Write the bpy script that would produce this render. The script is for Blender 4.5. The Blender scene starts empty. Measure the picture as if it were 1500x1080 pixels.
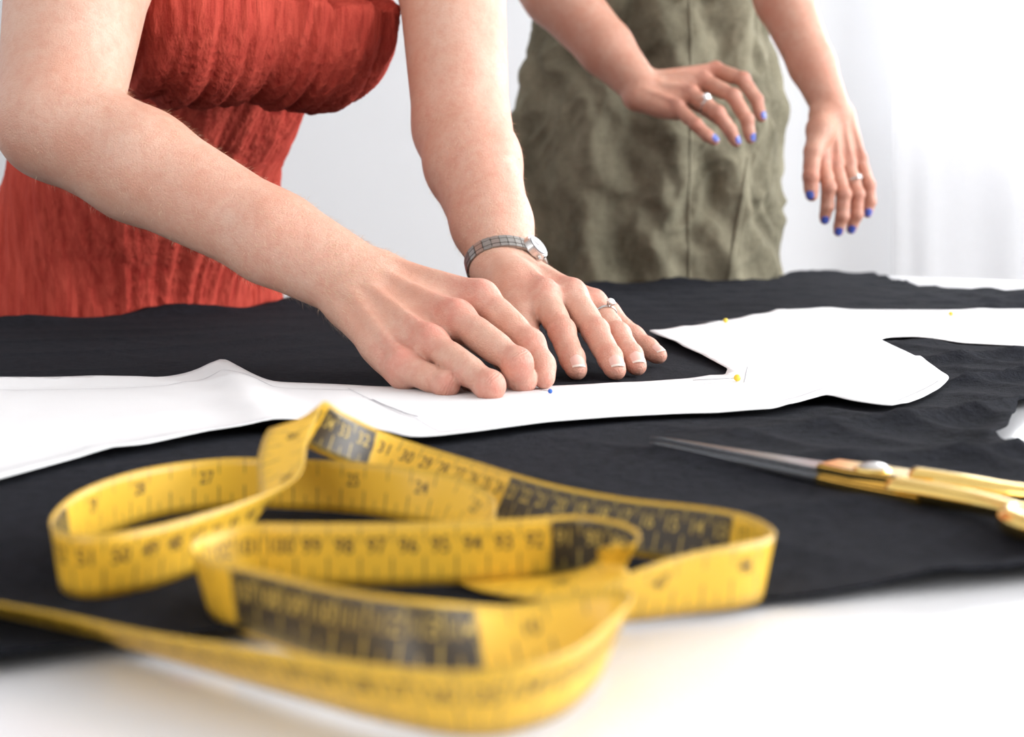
import bpy, bmesh, math, time
import numpy as np
from mathutils import Vector, Matrix, geometry, noise as mnoise
from mathutils.bvhtree import BVHTree
T0=time.time()
T = 0.75            # table-top height
CAMH = 0.12         # lens height above the table
rng = np.random.RandomState(7)

# survey helper: a sight-line measured on the photo plus a real distance -> metric world position
def P(u, v, d):
    return np.array([(u-750)*d/2000.0, d, T+CAMH-(v-310)*d/2000.0])
def G(u, v, z=0.0):
    d=(CAMH-z)*2000.0/(v-310); return np.array([(u-750)*d/2000.0, d])
def nrm(v):
    v=np.array(v,float); return v/np.linalg.norm(v)

# ---------------------------------------------------------------- helpers
def link(ob, parent=None):
    bpy.context.scene.collection.objects.link(ob)
    if parent is not None: ob.parent=parent
    return ob
def empty(name, loc=(0,0,0)):
    e=bpy.data.objects.new(name,None); e.empty_display_size=0.1; link(e); return e
def mesh_np(name, V, F, mat=None, parent=None, smooth=True):
    V=np.asarray(V,np.float32); F=np.asarray(F,np.int32)
    me=bpy.data.meshes.new(name)
    me.vertices.add(len(V)); me.vertices.foreach_set('co',V.ravel())
    n=F.shape[1]; me.loops.add(F.size); me.loops.foreach_set('vertex_index',F.ravel())
    me.polygons.add(len(F)); me.polygons.foreach_set('loop_start',np.arange(0,F.size,n,dtype=np.int32))
    me.polygons.foreach_set('use_smooth',np.full(len(F),smooth))
    me.update(calc_edges=True); me.validate()
    ob=bpy.data.objects.new(name,me); link(ob,parent)
    if mat: me.materials.append(mat)
    return ob
def from_bm(name,bm,mat=None,parent=None,smooth=False):
    me=bpy.data.meshes.new(name); bm.to_mesh(me); bm.free()
    if smooth:
        for p in me.polygons: p.use_smooth=True
    ob=bpy.data.objects.new(name,me); link(ob,parent)
    for m in (mat if isinstance(mat,list) else [mat] if mat else []): me.materials.append(m)
    return ob
def add_box(bm,lo,hi,mi=0):
    r=bmesh.ops.create_cube(bm,size=1.0)
    vs=r['verts']
    for v in vs:
        v.co=Vector([lo[i]+(v.co[i]+.5)*(hi[i]-lo[i]) for i in range(3)])
    for f in {f for v in vs for f in v.link_faces}: f.material_index=mi
    return vs

class NT:
    def __init__(s,name):
        s.m=bpy.data.materials.new(name); s.m.use_nodes=True; s.t=s.m.node_tree
        s.b=s.t.nodes['Principled BSDF']; s.o=s.t.nodes['Material Output']
    def n(s,typ,**kw):
        nd=s.t.nodes.new(typ)
        for k,v in kw.items(): setattr(nd,k,v)
        return nd
    def l(s,a,b): s.t.links.new(a,b)
    def math(s,op,a,b=None,c=None):
        nd=s.n('ShaderNodeMath',operation=op)
        for i,x in enumerate((a,b,c)):
            if x is None: continue
            if isinstance(x,(int,float)): nd.inputs[i].default_value=x
            else: s.l(x,nd.inputs[i])
        return nd.outputs[0]
    def mix(s,f,a,b):
        nd=s.n('ShaderNodeMix',data_type='RGBA')
        for sock,x in ((nd.inputs[0],f),(nd.inputs[6],a),(nd.inputs[7],b)):
            if isinstance(x,(int,float)): sock.default_value=x
            elif isinstance(x,tuple): sock.default_value=(*x,1)
            else: s.l(x,sock)
        return nd.outputs[2]
    def ramp(s,x,a,b):
        cr=s.n('ShaderNodeMapRange'); s.l(x,cr.inputs[0]); cr.inputs[1].default_value=a; cr.inputs[2].default_value=b; return cr.outputs[0]
    def noise(s,scale,detail=3,vec=None,rough=.5,mapscale=None,coord='Object'):
        nd=s.n('ShaderNodeTexNoise'); nd.inputs['Scale'].default_value=scale
        nd.inputs['Detail'].default_value=detail; nd.inputs['Roughness'].default_value=rough
        tc=s.n('ShaderNodeTexCoord'); src=tc.outputs[coord]
        if mapscale:
            mp=s.n('ShaderNodeMapping'); mp.inputs['Scale'].default_value=mapscale; s.l(src,mp.inputs[0]); src=mp.outputs[0]
        s.l(src,nd.inputs['Vector']); return nd.outputs[0]
    def bump(s,h,strength=.3,dist=.001,prev=None):
        nd=s.n('ShaderNodeBump'); nd.inputs['Strength'].default_value=strength; nd.inputs['Distance'].default_value=dist
        s.l(h,nd.inputs['Height'])
        if prev is not None: s.l(prev,nd.inputs['Normal'])
        return nd.outputs[0]
    def attr(s,name):
        nd=s.n('ShaderNodeAttribute',attribute_name=name); return nd.outputs['Fac']
    def set(s,**kw):
        for k,v in kw.items():
            k=k.replace('_',' ')
            if isinstance(v,tuple) and len(v)==3 and 'Radius' not in k: v=(*v,1)
            s.b.inputs[k].default_value=v
def simple(name,col,rough=.5,metal=0.0,nscale=None,bump=.1,dist=.001,**kw):
    t=NT(name); t.set(Base_Color=col,Roughness=rough,Metallic=metal,**kw)
    nz=t.noise(nscale or 60,4)
    c=t.mix(t.math('MULTIPLY',nz,.18),col,tuple(x*.8 for x in col)); t.l(c,t.b.inputs['Base Color'])
    t.l(t.bump(nz,bump,dist),t.b.inputs['Normal'])
    return t.m

# ---------------------------------------------------------------- materials
def skin_mat(name,base,flush):
    t=NT(name)
    nz=t.noise(22,5,rough=.6); f=t.attr('flush'); n2=t.noise(120,4,rough=.65); n3=t.noise(420,3,rough=.7)
    b=np.array(base)
    c=t.mix(t.ramp(nz,.35,.68),base,tuple(b*np.array([.94,.76,.70])))
    c=t.mix(t.math('MULTIPLY',t.ramp(n2,.42,.72),.55),c,tuple(b*np.array([.86,.62,.55])))
    c=t.mix(t.math('MULTIPLY',t.ramp(n3,.5,.8),.35),c,tuple(b*np.array([.78,.58,.50])))
    c=t.mix(t.math('MULTIPLY',f,t.ramp(n2,.05,.6)),c,flush)
    t.l(c,t.b.inputs['Base Color'])
    t.set(Roughness=.45)
    t.b.inputs['Subsurface Weight'].default_value=.10
    t.b.inputs['Subsurface Radius'].default_value=(1.0,.35,.18)
    t.b.inputs['Subsurface Scale'].default_value=.004
    t.b.inputs['Specular IOR Level'].default_value=.5
    pores=t.noise(700,3,rough=.65)
    b1=t.bump(pores,.8,.0009)
    veins=t.noise(75,3); b2=t.bump(veins,.35,.002,b1)
    wt=t.attr('wr_t'); wm=t.attr('wr_m'); nw=t.noise(240,2)
    h=t.math('MULTIPLY',t.math('SINE',t.math('ADD',t.math('MULTIPLY',wt,3.0),t.math('MULTIPLY',nw,9.0))),wm)
    b3=t.bump(h,.40,.0006,b2)
    t.l(b3,t.b.inputs['Normal']); return t.m
skin1=skin_mat('skin_fair',(.67,.43,.33),(.58,.20,.15))
skin2=skin_mat('skin_warm',(.54,.30,.215),(.46,.165,.115))
nail1=simple('nail_natural',(.76,.46,.39),.25,nscale=200,bump=.02)
nail1b=simple('nail_free_edge',(.80,.68,.60),.3,nscale=200,bump=.02)
nail2=simple('nail_blue',(.08,.12,.46),.2,nscale=200,bump=.02)

def cloth_mat(name,c1,c2,mapscale,s1,str1,weave,rough=.9,dist=.004,var=30,wv=.15,sheen=.15,thread=0):
    t=NT(name)
    n1=t.noise(s1,5,mapscale=mapscale,rough=.6); n2=t.noise(weave,2,rough=.7); n3=t.noise(var*.2,3)
    f=t.math('ADD',t.math('MULTIPLY',n1,.75),t.math('MULTIPLY',n3,.35))
    f=t.math('ADD',f,t.math('MULTIPLY',t.math('SUBTRACT',n2,.5),.35))
    if thread:
        th=t.noise(420,2,mapscale=(1,1,.12)); tv=t.noise(420,2,mapscale=(.12,.12,1))
        tt=t.math('ADD',th,tv); f=t.math('ADD',f,t.math('MULTIPLY',t.math('SUBTRACT',tt,1.0),thread))
    c=t.mix(t.ramp(f,.35,.75),c1,c2); t.l(c,t.b.inputs['Base Color'])
    t.set(Roughness=rough); t.b.inputs['Sheen Weight'].default_value=sheen; t.b.inputs['Specular IOR Level'].default_value=.12
    t.b.inputs['Sheen Tint'].default_value=(*c2,1)
    b=t.bump(n1,str1,dist); b=t.bump(n2,wv,.0008,b)
    if thread: b=t.bump(tt,.3,.001,b)
    t.l(b,t.b.inputs['Normal'])
    return t.m
red=cloth_mat('red_crinkle_cotton',(.32,.028,.021),(.58,.092,.062),(1,1,.13),140,1.0,800,dist=.005,wv=.45)
olive=cloth_mat('olive_linen',(.085,.076,.052),(.250,.228,.160),(1,1,.6),14,.55,700,dist=.010,wv=.4,thread=.16)
black=cloth_mat('black_cotton',(.0045,.005,.0075),(.017,.0185,.025),(1,1,1),150,.7,1100,rough=1.0,dist=.0028,wv=1.0,sheen=.05)
paper=simple('pattern_paper',(.76,.76,.77),.8,nscale=16,bump=.45,dist=.005)
inkm=simple('pencil_line',(.38,.38,.41),.8)
white=simple('table_white_lacquer',(.79,.79,.81),.2,nscale=3,bump=.01)
wallm=simple('wall_paint',(.71,.72,.745),.9,nscale=4,bump=.03)
ceilm=simple('ceiling_paint',(.85,.85,.85),.9,nscale=4,bump=.02)
floorm=simple('floor_wood',(.35,.30,.25),.5,nscale=6,bump=.1)
gold=simple('gold_plate',(1.0,.70,.22),.13,1.0,nscale=40,bump=.03)
steel=simple('steel_blade',(.50,.51,.53),.25,1.0,nscale=80,bump=.03)
silver=simple('silver',(.60,.58,.56),.25,1.0)
bandm=simple('watch_band_steel',(.36,.34,.32),.32,1.0)
dialm=simple('watch_dial',(.20,.19,.20),.3)
hairm=simple('hair_brown',(.10,.05,.025),.5,nscale=200,bump=.6)
downm=simple('arm_hair_blond',(.75,.55,.38),.4,nscale=200,bump=.0)
trimw=simple('trim_white',(.8,.8,.8),.4)
g=NT('diamond'); g.set(Base_Color=(1,1,1),Roughness=.02,IOR=2.2); g.b.inputs['Transmission Weight'].default_value=.5
gz=g.noise(50,1); g.l(g.math('MULTIPLY',gz,.05),g.b.inputs['Roughness']); diamond=g.m
yhead=simple('pin_head_yellow',(.85,.62,.05),.25); bhead=simple('pin_head_blue',(.02,.12,.5),.25)

# ---------------------------------------------------------------- SDF engine
class C:
    def __init__(s,a,b,r1,r2=None,n=None,sq=1.0):
        s.a=np.array(a,np.float32); s.b=np.array(b,np.float32); s.r1=r1; s.r2=r1 if r2 is None else r2
        s.n=None if n is None else nrm(n).astype(np.float32); s.sq=sq; s.k=0
    def box(s,pad):
        r=max(s.r1,s.r2)+pad
        s.lo=np.minimum(s.a,s.b)-r; s.hi=np.maximum(s.a,s.b)+r; return s.lo,s.hi
    def f(s,X,Y,Z):
        px=X-s.a[0]; py=Y-s.a[1]; pz=Z-s.a[2]; b=s.b-s.a
        if s.n is not None:
            n=s.n; q=(px*n[0]+py*n[1]+pz*n[2])*(s.sq-1)
            px=px+q*n[0]; py=py+q*n[1]; pz=pz+q*n[2]
            b=b+n*float(b@n)*(s.sq-1)
        l2=float(b@b)+1e-12
        h=np.clip((px*b[0]+py*b[1]+pz*b[2])/l2,0,1)
        dx=px-b[0]*h; dy=py-b[1]*h; dz=pz-b[2]*h
        return np.sqrt(dx*dx+dy*dy+dz*dz)-(s.r1+(s.r2-s.r1)*h)
class N:
    def __init__(s,k,ch): s.k=k; s.ch=ch
    def box(s,pad):
        p=max(pad,s.k,.012)
        bs=[c.box(p) for c in s.ch]
        s.lo=np.min([b[0] for b in bs],0); s.hi=np.max([b[1] for b in bs],0); return s.lo,s.hi
def smin(a,b,k):
    if k<=0: return np.minimum(a,b)
    h=np.maximum(k-np.abs(a-b),0)/k
    return np.minimum(a,b)-h*h*(k*.25)
def ev_grid(nd,ax,R):
    if isinstance(nd,C):
        return nd.f(ax[0][R[0][0]:R[0][1],None,None],ax[1][None,R[1][0]:R[1][1],None],ax[2][None,None,R[2][0]:R[2][1]])
    out=np.full([r[1]-r[0] for r in R],1.0,np.float32)
    for c in nd.ch:
        r=[]
        for i in range(3):
            a=max(R[i][0],int(np.searchsorted(ax[i],c.lo[i]))); b=min(R[i][1],int(np.searchsorted(ax[i],c.hi[i])))
            r.append((a,b))
        if any(b<=a for a,b in r): continue
        sl=tuple(slice(r[i][0]-R[i][0],r[i][1]-R[i][0]) for i in range(3))
        out[sl]=smin(out[sl],ev_grid(c,ax,r),nd.k)
    return out
def ev_pts(nd,Q):
    if isinstance(nd,C): return nd.f(Q[:,0],Q[:,1],Q[:,2])
    out=np.full(len(Q),1.0,np.float32)
    for c in nd.ch:
        m=np.nonzero(np.all((Q>=c.lo)&(Q<=c.hi),1))[0]
        if len(m)==0: continue
        out[m]=smin(out[m],ev_pts(c,Q[m]),nd.k)
    return out
def axis(*segs):
    o=[]
    for lo,hi,st in segs:
        n=max(1,int(round((hi-lo)/st))); o.append(np.linspace(lo,hi,n,endpoint=False))
    o.append([segs[-1][1]]); return np.concatenate(o).astype(np.float32)
def surface(root,ax,cut=None,newton=True):
    root.box(0)
    D=ev_grid(root,ax,[(0,len(a)) for a in ax])
    def cutf(d,X,Y,Z):
        if cut is None: return d
        for p0,n in cut: d=np.maximum(d,((X-p0[0])*n[0]+(Y-p0[1])*n[1]+(Z-p0[2])*n[2]).astype(np.float32))
        return d
    if cut is not None: D=cutf(D,ax[0][:,None,None],ax[1][None,:,None],ax[2][None,None,:])
    S=(D<0)
    u=S.view(np.uint8)
    c=np.zeros([n-1 for n in D.shape],np.uint8)
    for i in (0,1):
        for j in (0,1):
            for k in (0,1):
                c+=u[i:u.shape[0]-1+i,j:u.shape[1]-1+j,k:u.shape[2]-1+k]
    act=(c>0)&(c<8); del c
    I=np.argwhere(act).astype(np.int32)
    vid=np.full(act.shape,-1,np.int32); vid[act]=np.arange(len(I),dtype=np.int32)
    offs=[(i,j,k) for i in (0,1) for j in (0,1) for k in (0,1)]
    val={o:D[I[:,0]+o[0],I[:,1]+o[1],I[:,2]+o[2]] for o in offs}
    acc=np.zeros((len(I),3)); cnt=np.zeros(len(I))
    for o in offs:
        for a in range(3):
            if o[a]==0:
                o2=list(o); o2[a]=1; o2=tuple(o2)
                v1=val[o]; v2=val[o2]; m=(v1<0)!=(v2<0)
                t=np.zeros(len(I)); t[m]=v1[m]/(v1[m]-v2[m])
                p=np.tile(np.array(o,float),(len(I),1)); p[:,a]=t
                acc[m]+=p[m]; cnt[m]+=1
    acc/=cnt[:,None]
    V=np.empty((len(I),3))
    for a in range(3):
        x0=ax[a][I[:,a]]; x1=ax[a][I[:,a]+1]; V[:,a]=x0+(x1-x0)*acc[:,a]
    quads=[]
    def q(a,A,B):
        s1=[slice(None)]*3; s2=[slice(None)]*3; s1[a]=slice(0,-1); s2[a]=slice(1,None)
        e=S[tuple(s1)]!=S[tuple(s2)]
        E=np.argwhere(e)
        E=E[(E[:,A]>0)&(E[:,B]>0)&(E[:,A]<D.shape[A]-1)&(E[:,B]<D.shape[B]-1)]
        ins=S[E[:,0],E[:,1],E[:,2]]
        def cell(da,db):
            Q=E.copy(); Q[:,A]+=da; Q[:,B]+=db; return vid[Q[:,0],Q[:,1],Q[:,2]]
        F=np.stack([cell(-1,-1),cell(0,-1),cell(0,0),cell(-1,0)],1)
        F[~ins]=F[~ins][:,::-1]; quads.append(F)
    q(0,1,2); q(1,2,0); q(2,0,1)
    F=np.concatenate(quads); F=F[(F>=0).all(1)]
    if newton:
        V=V.astype(np.float32); h=.0005
        for it in range(2):
            fn=lambda Q: cutf(ev_pts(root,Q),Q[:,0],Q[:,1],Q[:,2])
            d=fn(V); g=np.stack([(fn(V+np.array(e,np.float32)*h)-d)/h for e in ((1,0,0),(0,1,0),(0,0,1))],1)
            gl=np.maximum((g**2).sum(1),.25)
            st=-(d/gl)[:,None]*g; sl=np.linalg.norm(st,axis=1,keepdims=True)
            st*=np.minimum(1,.0015/np.maximum(sl,1e-9)); V=V+st*.9
    return V,F
def vnormals(V,F):
    a=V[F[:,2]]-V[F[:,0]]; b=V[F[:,3]]-V[F[:,1]]; n=np.cross(a,b)
    N_=np.zeros_like(V)
    for i in range(4): np.add.at(N_,F[:,i],n)
    return N_/np.maximum(np.linalg.norm(N_,axis=1,keepdims=True),1e-12)
def pn(x,y,z_):   # gradient noise per vertex
    return np.fromiter((mnoise.noise((a,b,c)) for a,b,c in zip(x.tolist(),y.tolist(),z_.tolist())),float,len(x))
def subtree(V,F,c,r):
    m=(np.linalg.norm(V[F[:,0]]-c,axis=1)<r)
    Fs=F[m]; ids,inv=np.unique(Fs,return_inverse=True)
    return BVHTree.FromPolygons([tuple(map(float,v)) for v in V[ids]],[tuple(map(int,f)) for f in inv.reshape(-1,4)])

# ---------------------------------------------------------------- hands
FR={'index':(.0106,.0091,.0080,.0066),'middle':(.0108,.0093,.0081,.0068),'ring':(.0103,.0088,.0077,.0065),'pinky':(.0090,.0077,.0069,.0059),'thumb':(.0135,.0112,.0102,.0085)}
def build_hand(w,fingers,dorsal,sc=1.0,flush=None,wr=None,fs=.6):
    dorsal=nrm(dorsal); palm=[]; fn=[]; tend=[]
    lat=nrm(fingers['pinky'][0]-fingers['index'][0])
    dorsal=nrm(dorsal-lat*(dorsal@lat))
    for i,nm in enumerate(('index','middle','ring','pinky')):
        m=fingers[nm][0]; c=w+lat*(i-1.5)*.0105*sc+nrm(m-w)*.006
        r=FR[nm][0]*sc
        palm.append(C(c-dorsal*.002,m-dorsal*.004,.0165*sc,r*1.05))
        palm.append(C(c*.45+m*.55-dorsal*.009,m*.96+w*.04-dorsal*.008,.012*sc,.0105*sc))
        tend.append(C(m+dorsal*.0024,m+dorsal*.0020,r*.98))
        tend.append(C(c+dorsal*.0130*sc,m+dorsal*.0088*sc,.0024,.0034))
        if flush is not None: flush.append((m+dorsal*.008,.019,fs))
    th=fingers['thumb']
    palm.append(C(w-lat*.012*sc-dorsal*.004,th[0],.016*sc,.0165*sc))
    palm.append(C(th[0],th[1],.0165*sc,.0125*sc))
    palm.append(C(th[0]-dorsal*.006,(fingers['index'][0]*.6+w*.4)-dorsal*.009,.014*sc,.011*sc))
    palm.append(C(w+lat*.014*sc-dorsal*.006,fingers['pinky'][0]*.7+w*.3-dorsal*.008,.015*sc,.012*sc))
    for nm,pts in fingers.items():
        r=[x*sc for x in FR[nm]]; ch=[]
        if nm=='thumb': pts=pts[1:]; r=r[1:]; pts=list(pts)
        for i in range(len(pts)-1):
            ch.append(C(pts[i],pts[i+1],r[i]*.97,r[i+1]*.97))
            ch.append(C(pts[i]*.65+pts[i+1]*.35-dorsal*.0012,pts[i]*.35+pts[i+1]*.65-dorsal*.0012,(r[i]+r[i+1])*.5*.98))
        for j in range(1,len(pts)-1):
            bend=nrm(pts[j]*2-pts[j-1]-pts[j+1]+dorsal*.002)
            ch.append(C(pts[j]+bend*.0006,pts[j]+bend*.0006,r[j]*1.05))
            if flush is not None: flush.append((pts[j]+bend*.006,r[j]*1.7,fs))
            if wr is not None: wr.append((pts[j],nrm(pts[j+1]-pts[j-1]),r[j]*1.6,bend))
        if flush is not None: flush.append((pts[-1],r[-1]*1.9,fs*.8))
        fn.append(N(.004,ch))
    return palm,tend,fn
def limb(armc,hand,kf=.0050):
    palm,tend,fn=hand
    return N(kf,[N(.006,[N(.011,armc+palm)]+tend),N(.0010,fn)])
def nail(bm,bv,dip,tip,r2,dors,length=.0115,hw_=.0052,over=.0012,edge=True):
    """nail plate draped on the real finger surface"""
    ax=nrm(tip-dip); d=nrm(dors-ax*(dors@ax)); s=np.cross(ax,d)
    end=tip+ax*(r2*.62)
    nu,nv=10,12; g=[]
    for j in range(nv+1):
        b=j/nv; row=[]
        al=-length*(1-b)
        wd=hw_*(math.sqrt(max(0,1-((.32-b)/.34)**2)) if b<.32 else (1-.10*((b-.32)/.68)))
        if b==0: wd=hw_*.25
        for i in range(nu+1):
            a=-1+2*i/nu
            curve=-(a*a)*.0016*(b**2)
            o=end+ax*(al+curve)+s*wd*a
            h=bv.ray_cast(Vector(o+d*.02),Vector(-d))
            p=np.array(h[0]) if h[0] is not None else o
            lift=.00045*(1-a*a*.6)+.0001
            row.append(p+d*lift)
        g.append(row)
    G_=np.array(g)
    base=nv-3
    for j in range(base+1,nv+1):
        dirv=G_[base]-G_[base-2]; k=(j-base)*.5
        lin=G_[base]+dirv*k
        hd=((lin-G_[j])@d)
        G_[j]=G_[j]+np.outer(np.maximum(hd,0),d)*.75
    vs=[[bm.verts.new(p) for p in r] for r in G_]
    for j in range(nv):
        for i in range(nu):
            f=bm.faces.new((vs[j][i],vs[j][i+1],vs[j+1][i+1],vs[j+1][i])); f.smooth=True
            f.material_index=1 if (edge and j>=nv-2) else 0
def apply_attrs(ob,V,flush,wr,Nrm):
    me=ob.data; f=np.zeros(len(V),np.float32)
    for p,r,s in flush:
        d2=((V-p)**2).sum(1); f=np.maximum(f,s*np.exp(-d2/(r*r*1.1)))
    wt=np.zeros(len(V),np.float32); wm=np.zeros(len(V),np.float32)
    for p,a,R,bd in wr:
        q=V-p; t=q@a; d=np.linalg.norm(q,axis=1); m=np.exp(-(t/.0034)**2)*(d<R*1.35)*np.clip(Nrm@bd*1.6-.35,0,1)
        b=m>wm; wm[b]=m[b]; wt[b]=t[b]*1000
    for nm,arr in (('flush',f),('wr_t',wt),('wr_m',wm)):
        at=me.attributes.new(nm,'FLOAT','POINT'); at.data.foreach_set('value',arr.astype(np.float32))

def head_prims(c,up,fwd):
    up=nrm(up); fwd=nrm(fwd-up*(fwd@up)); rt=np.cross(fwd,up)
    q=lambda a,b,d: c+rt*a+up*b+fwd*d
    main=N(.02,[C(q(0,.03,-.018),q(0,.035,.01),.088,.082,rt,1.14),C(q(0,-.03,.03),q(0,-.075,.055),.06,.032,rt,1.05),
        C(q(0,.0,.06),q(0,-.035,.062),.03,.03)])
    det=[C(q(0,.012,.088),q(0,-.026,.106),.006,.010),C(q(-.009,-.03,.098),q(.009,-.03,.098),.007),
        C(q(-.016,-.052,.088),q(.016,-.052,.088),.007),C(q(-.018,-.061,.084),q(.018,-.061,.084),.0075),
        C(q(0,-.088,.078),q(0,-.088,.078),.016),
        C(q(-.04,.022,.078),q(-.018,.02,.086),.008),C(q(.04,.022,.078),q(.018,.02,.086),.008)]
    ears=[C(q(s*.079,.015,-.005),q(s*.077,-.025,.0),.013,.008,fwd*.3+rt*s,1.8) for s in (-1,1)]
    return N(.008,[main]+det+ears), q
def eyes(q,parent,bmname):
    bm=bmesh.new()
    for s in (-1,1):
        bmesh.ops.create_uvsphere(bm,u_segments=16,v_segments=10,radius=.0125,matrix=Matrix.Translation(Vector(q(s*.031,.004,.073))))
    from_bm(bmname,bm,simple('eye_white',(.7,.7,.7),.2),parent,True)

# ================================================================ WOMAN IN RED
w1=empty('woman_in_red_dress')
fl1=[];wr1=[]
# right hand (pinching the pin)
RW=P(530,418,.965)
RF={'index':[P(706,436,.945),P(776,503,.915),P(793,535,.903),P(797,555,.894)],
    'middle':[P(670,466,.918),P(757,532,.878),P(765,556,.890),P(745,553,.908)],
    'ring':[P(631,503,.896),P(717,565,.852),P(706,563,.880),P(684,555,.900)],
    'pinky':[P(590,536,.888),P(653,563,.865),P(646,560,.890),P(628,553,.903)],
    'thumb':[P(580,440,.99),P(665,470,.985),P(742,520,.955),P(784,548,.925)]}
handR=build_hand(RW,RF,(-.25,-.35,.9),flush=fl1,wr=wr1,fs=.75)
RE=P(85,178,1.02); RS=P(150,-260,1.18)
def arm(sh,el,wr_,r,flat=None):
    f=lambda t:el+(wr_-el)*t
    return [C(sh,sh*.5+el*.5,r[0],r[1]),C(sh*.5+el*.5,el,r[1],r[2]),C(el,f(.28),r[2]*.97,r[3]),C(f(.28),f(.7),r[3],r[4]),C(f(.7),f(1.0),r[4],r[5])]
lat=nrm(RF['pinky'][0]-RF['index'][0])
armR=arm(RS,RE,RW,(.060,.058,.044,.041,.032,.0235))
armR+=[C(RE+(RW-RE)*.75+lat*.007,RW+lat*.009,.026,.0190),C(RE+(RW-RE)*.75-lat*.007,RW-lat*.009,.026,.0190)]
# left hand (flat)
LW=P(741,394,1.09)
LF={'index':[P(797,434,1.02),P(823,485,.985),P(838,524,.963),P(846,543,.949)],
    'middle':[P(838,434,1.03),P(872,485,.995),P(893,523,.968),P(903,543,.951)],
    'ring':[P(870,449,1.045),P(905,491,1.01),P(924,520,.985),P(934,537,.970)],
    'pinky':[P(892,464,1.065),P(927,493,1.048),P(949,510,1.037),P(966,521,1.026)],
    'thumb':[P(752,420,1.05),P(764,470,1.01),P(776,515,.975),P(786,540,.955)]}
handL=build_hand(LW,LF,(.15,.25,1),flush=fl1,wr=wr1,fs=.62)
LE=P(676,185,1.22); LS=P(648,-230,1.36)
latL=nrm(LF['pinky'][0]-LF['index'][0])
armL=arm(LS,LE,LW,(.056,.051,.043,.041,.032,.022))
armL+=[C(LE+(LW-LE)*.75+latL*.006,LW+latL*.0065,.025,.0185),C(LE+(LW-LE)*.75-latL*.006,LW-latL*.0065,.025,.0185)]
fl1+= [(RE+np.array([-.02,.02,-.03]),.05,.35),(LE+np.array([0,0,-.02]),.06,.3),(LE*.5+LW*.5,.07,.22),(RE*.3+RW*.7+np.array([0,0,-.03]),.06,.2)]
z=lambda x,y,zz: np.array([x,y,T+zz])
f3=np.array([.29,-.57,-.77]); f2=np.array([.54,-.84,0])
hip=z(-.47,1.68,-.0); wst=z(-.43,1.61,.15); rib=z(-.345,1.49,.27); chs=z(-.235,1.345,.41); nk=z(-.2,1.27,.50)
torso=[C(hip,wst,.160,.115,f2,1.4),C(wst,rib,.115,.092,f3+f2,1.3),C(rib,chs,.092,.138,f3,1.5),
       C(chs,RS,.085,.062),C(chs,LS,.085,.060),C(chs,nk,.08,.055)]
hc=z(-.14,1.14,.63); hd,hq=head_prims(hc,nrm([.35,-.45,.8]),np.array([.45,-.6,-.75]))
legs=[]
for s in (-1,1):
    o=np.array([.84,.54,0])*s*.085
    legs+=[C(hip+o-np.array([0,0,.03]),z(-.47,1.67,-.32)+o,.085,.058),C(z(-.47,1.67,-.32)+o,z(-.47,1.70,-.66)+o,.055,.036),
           C(z(-.47,1.70,-.67)+o,z(-.47,1.70,-.71)+o,.035,.036),C(z(-.47,1.70,-.718)+o,z(-.47,1.70,-.728)+o+f2*.14,.03,.02)]
body=N(.02,[N(.03,torso),N(.02,legs),N(.02,[C(nk,hc-nrm([.35,-.45,.8])*.03,.05,.052),hd]),limb(armR,handR),limb(armL,handL)])
ax=[axis((-.68,-.13,.0045),(-.13,.125,.0013)),axis((.83,1.10,.0013),(1.10,1.95,.005)),axis((T-.76,T-.01,.010),(T-.01,T+.10,.0013),(T+.10,T+.30,.003),(T+.30,T+.86,.006))]
V,F=surface(body,ax)
Nb=vnormals(V,F)
ob=mesh_np('body',V,F,skin1,w1); apply_attrs(ob,V,fl1,wr1,Nb)
eyes(hq,w1,'eyes')
V1,F1=V,F
# fine forearm down
r_=np.random.RandomState(5); HV=[];HF=[]
for (e_,w_,n_) in ((RE,RW,6500),(LE,LW,3500)):
    ad=nrm(w_-e_); t=((V-e_)@ad)/np.linalg.norm(w_-e_); dist=np.linalg.norm((V-e_)-((V-e_)@ad)[:,None]*ad,axis=1)
    ok=np.nonzero((t>.05)&(t<1.05)&(dist<.055))[0]
    ids=r_.choice(ok,n_)
    for i in ids:
        p=V[i]+r_.normal(0,.0012,3)*(1-np.abs(Nb[i])); n=Nb[i]
        d=nrm(ad*r_.uniform(.5,1.0)+n*r_.uniform(.25,.6)+r_.normal(0,.25,3)); d2=nrm(d+ad*.5-n*.15)
        L=r_.uniform(.003,.007); s_=nrm(np.cross(d,n))*.00010; b_=len(HV)
        HV+=[p-s_,p+s_,p+d*L*.5-s_*.7,p+d*L*.5+s_*.7,p+d*L*.5+d2*L*.5]
        HF+=[(b_,b_+1,b_+3,b_+2),(b_+2,b_+3,b_+4)]
me=bpy.data.meshes.new('arm_down'); me.from_pydata([tuple(v) for v in HV],[],HF); me.materials.append(downm)
link(bpy.data.objects.new('arm_down',me),w1)
bm=bmesh.new()
bvL=subtree(V1,F1,LF['ring'][2],.075)
for nm in ('index','middle','ring','pinky'):
    p=LF[nm]; nail(bm,bvL,p[2],p[3],FR[nm][3],np.array([.10,-.42,1.0]),.0118 if nm!='pinky' else .0098,.0053 if nm!='pinky' else .0045)
from_bm('nails',bm,[nail1,nail1b],w1,True)
def hair(q,parent,name):
    root=N(.02,[C(q(0,.045,-.035),q(0,.055,-.005),.097,.090),C(q(0,.0,-.06),q(0,-.05,-.06),.075,.055),C(q(0,.03,-.13),q(0,.03,-.13),.042)])
    c=q(0,0,0); a=[axis((c[i]-.26,c[i]+.26,.006)) for i in range(3)]
    fw=nrm(q(0,0,1)-c); up=nrm(q(0,1,0)-c)
    V,F=surface(root,a,cut=[(q(0,.055,.055),nrm(fw-up*.75))],newton=False)
    mesh_np(name,V,F,hairm,parent)
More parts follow.
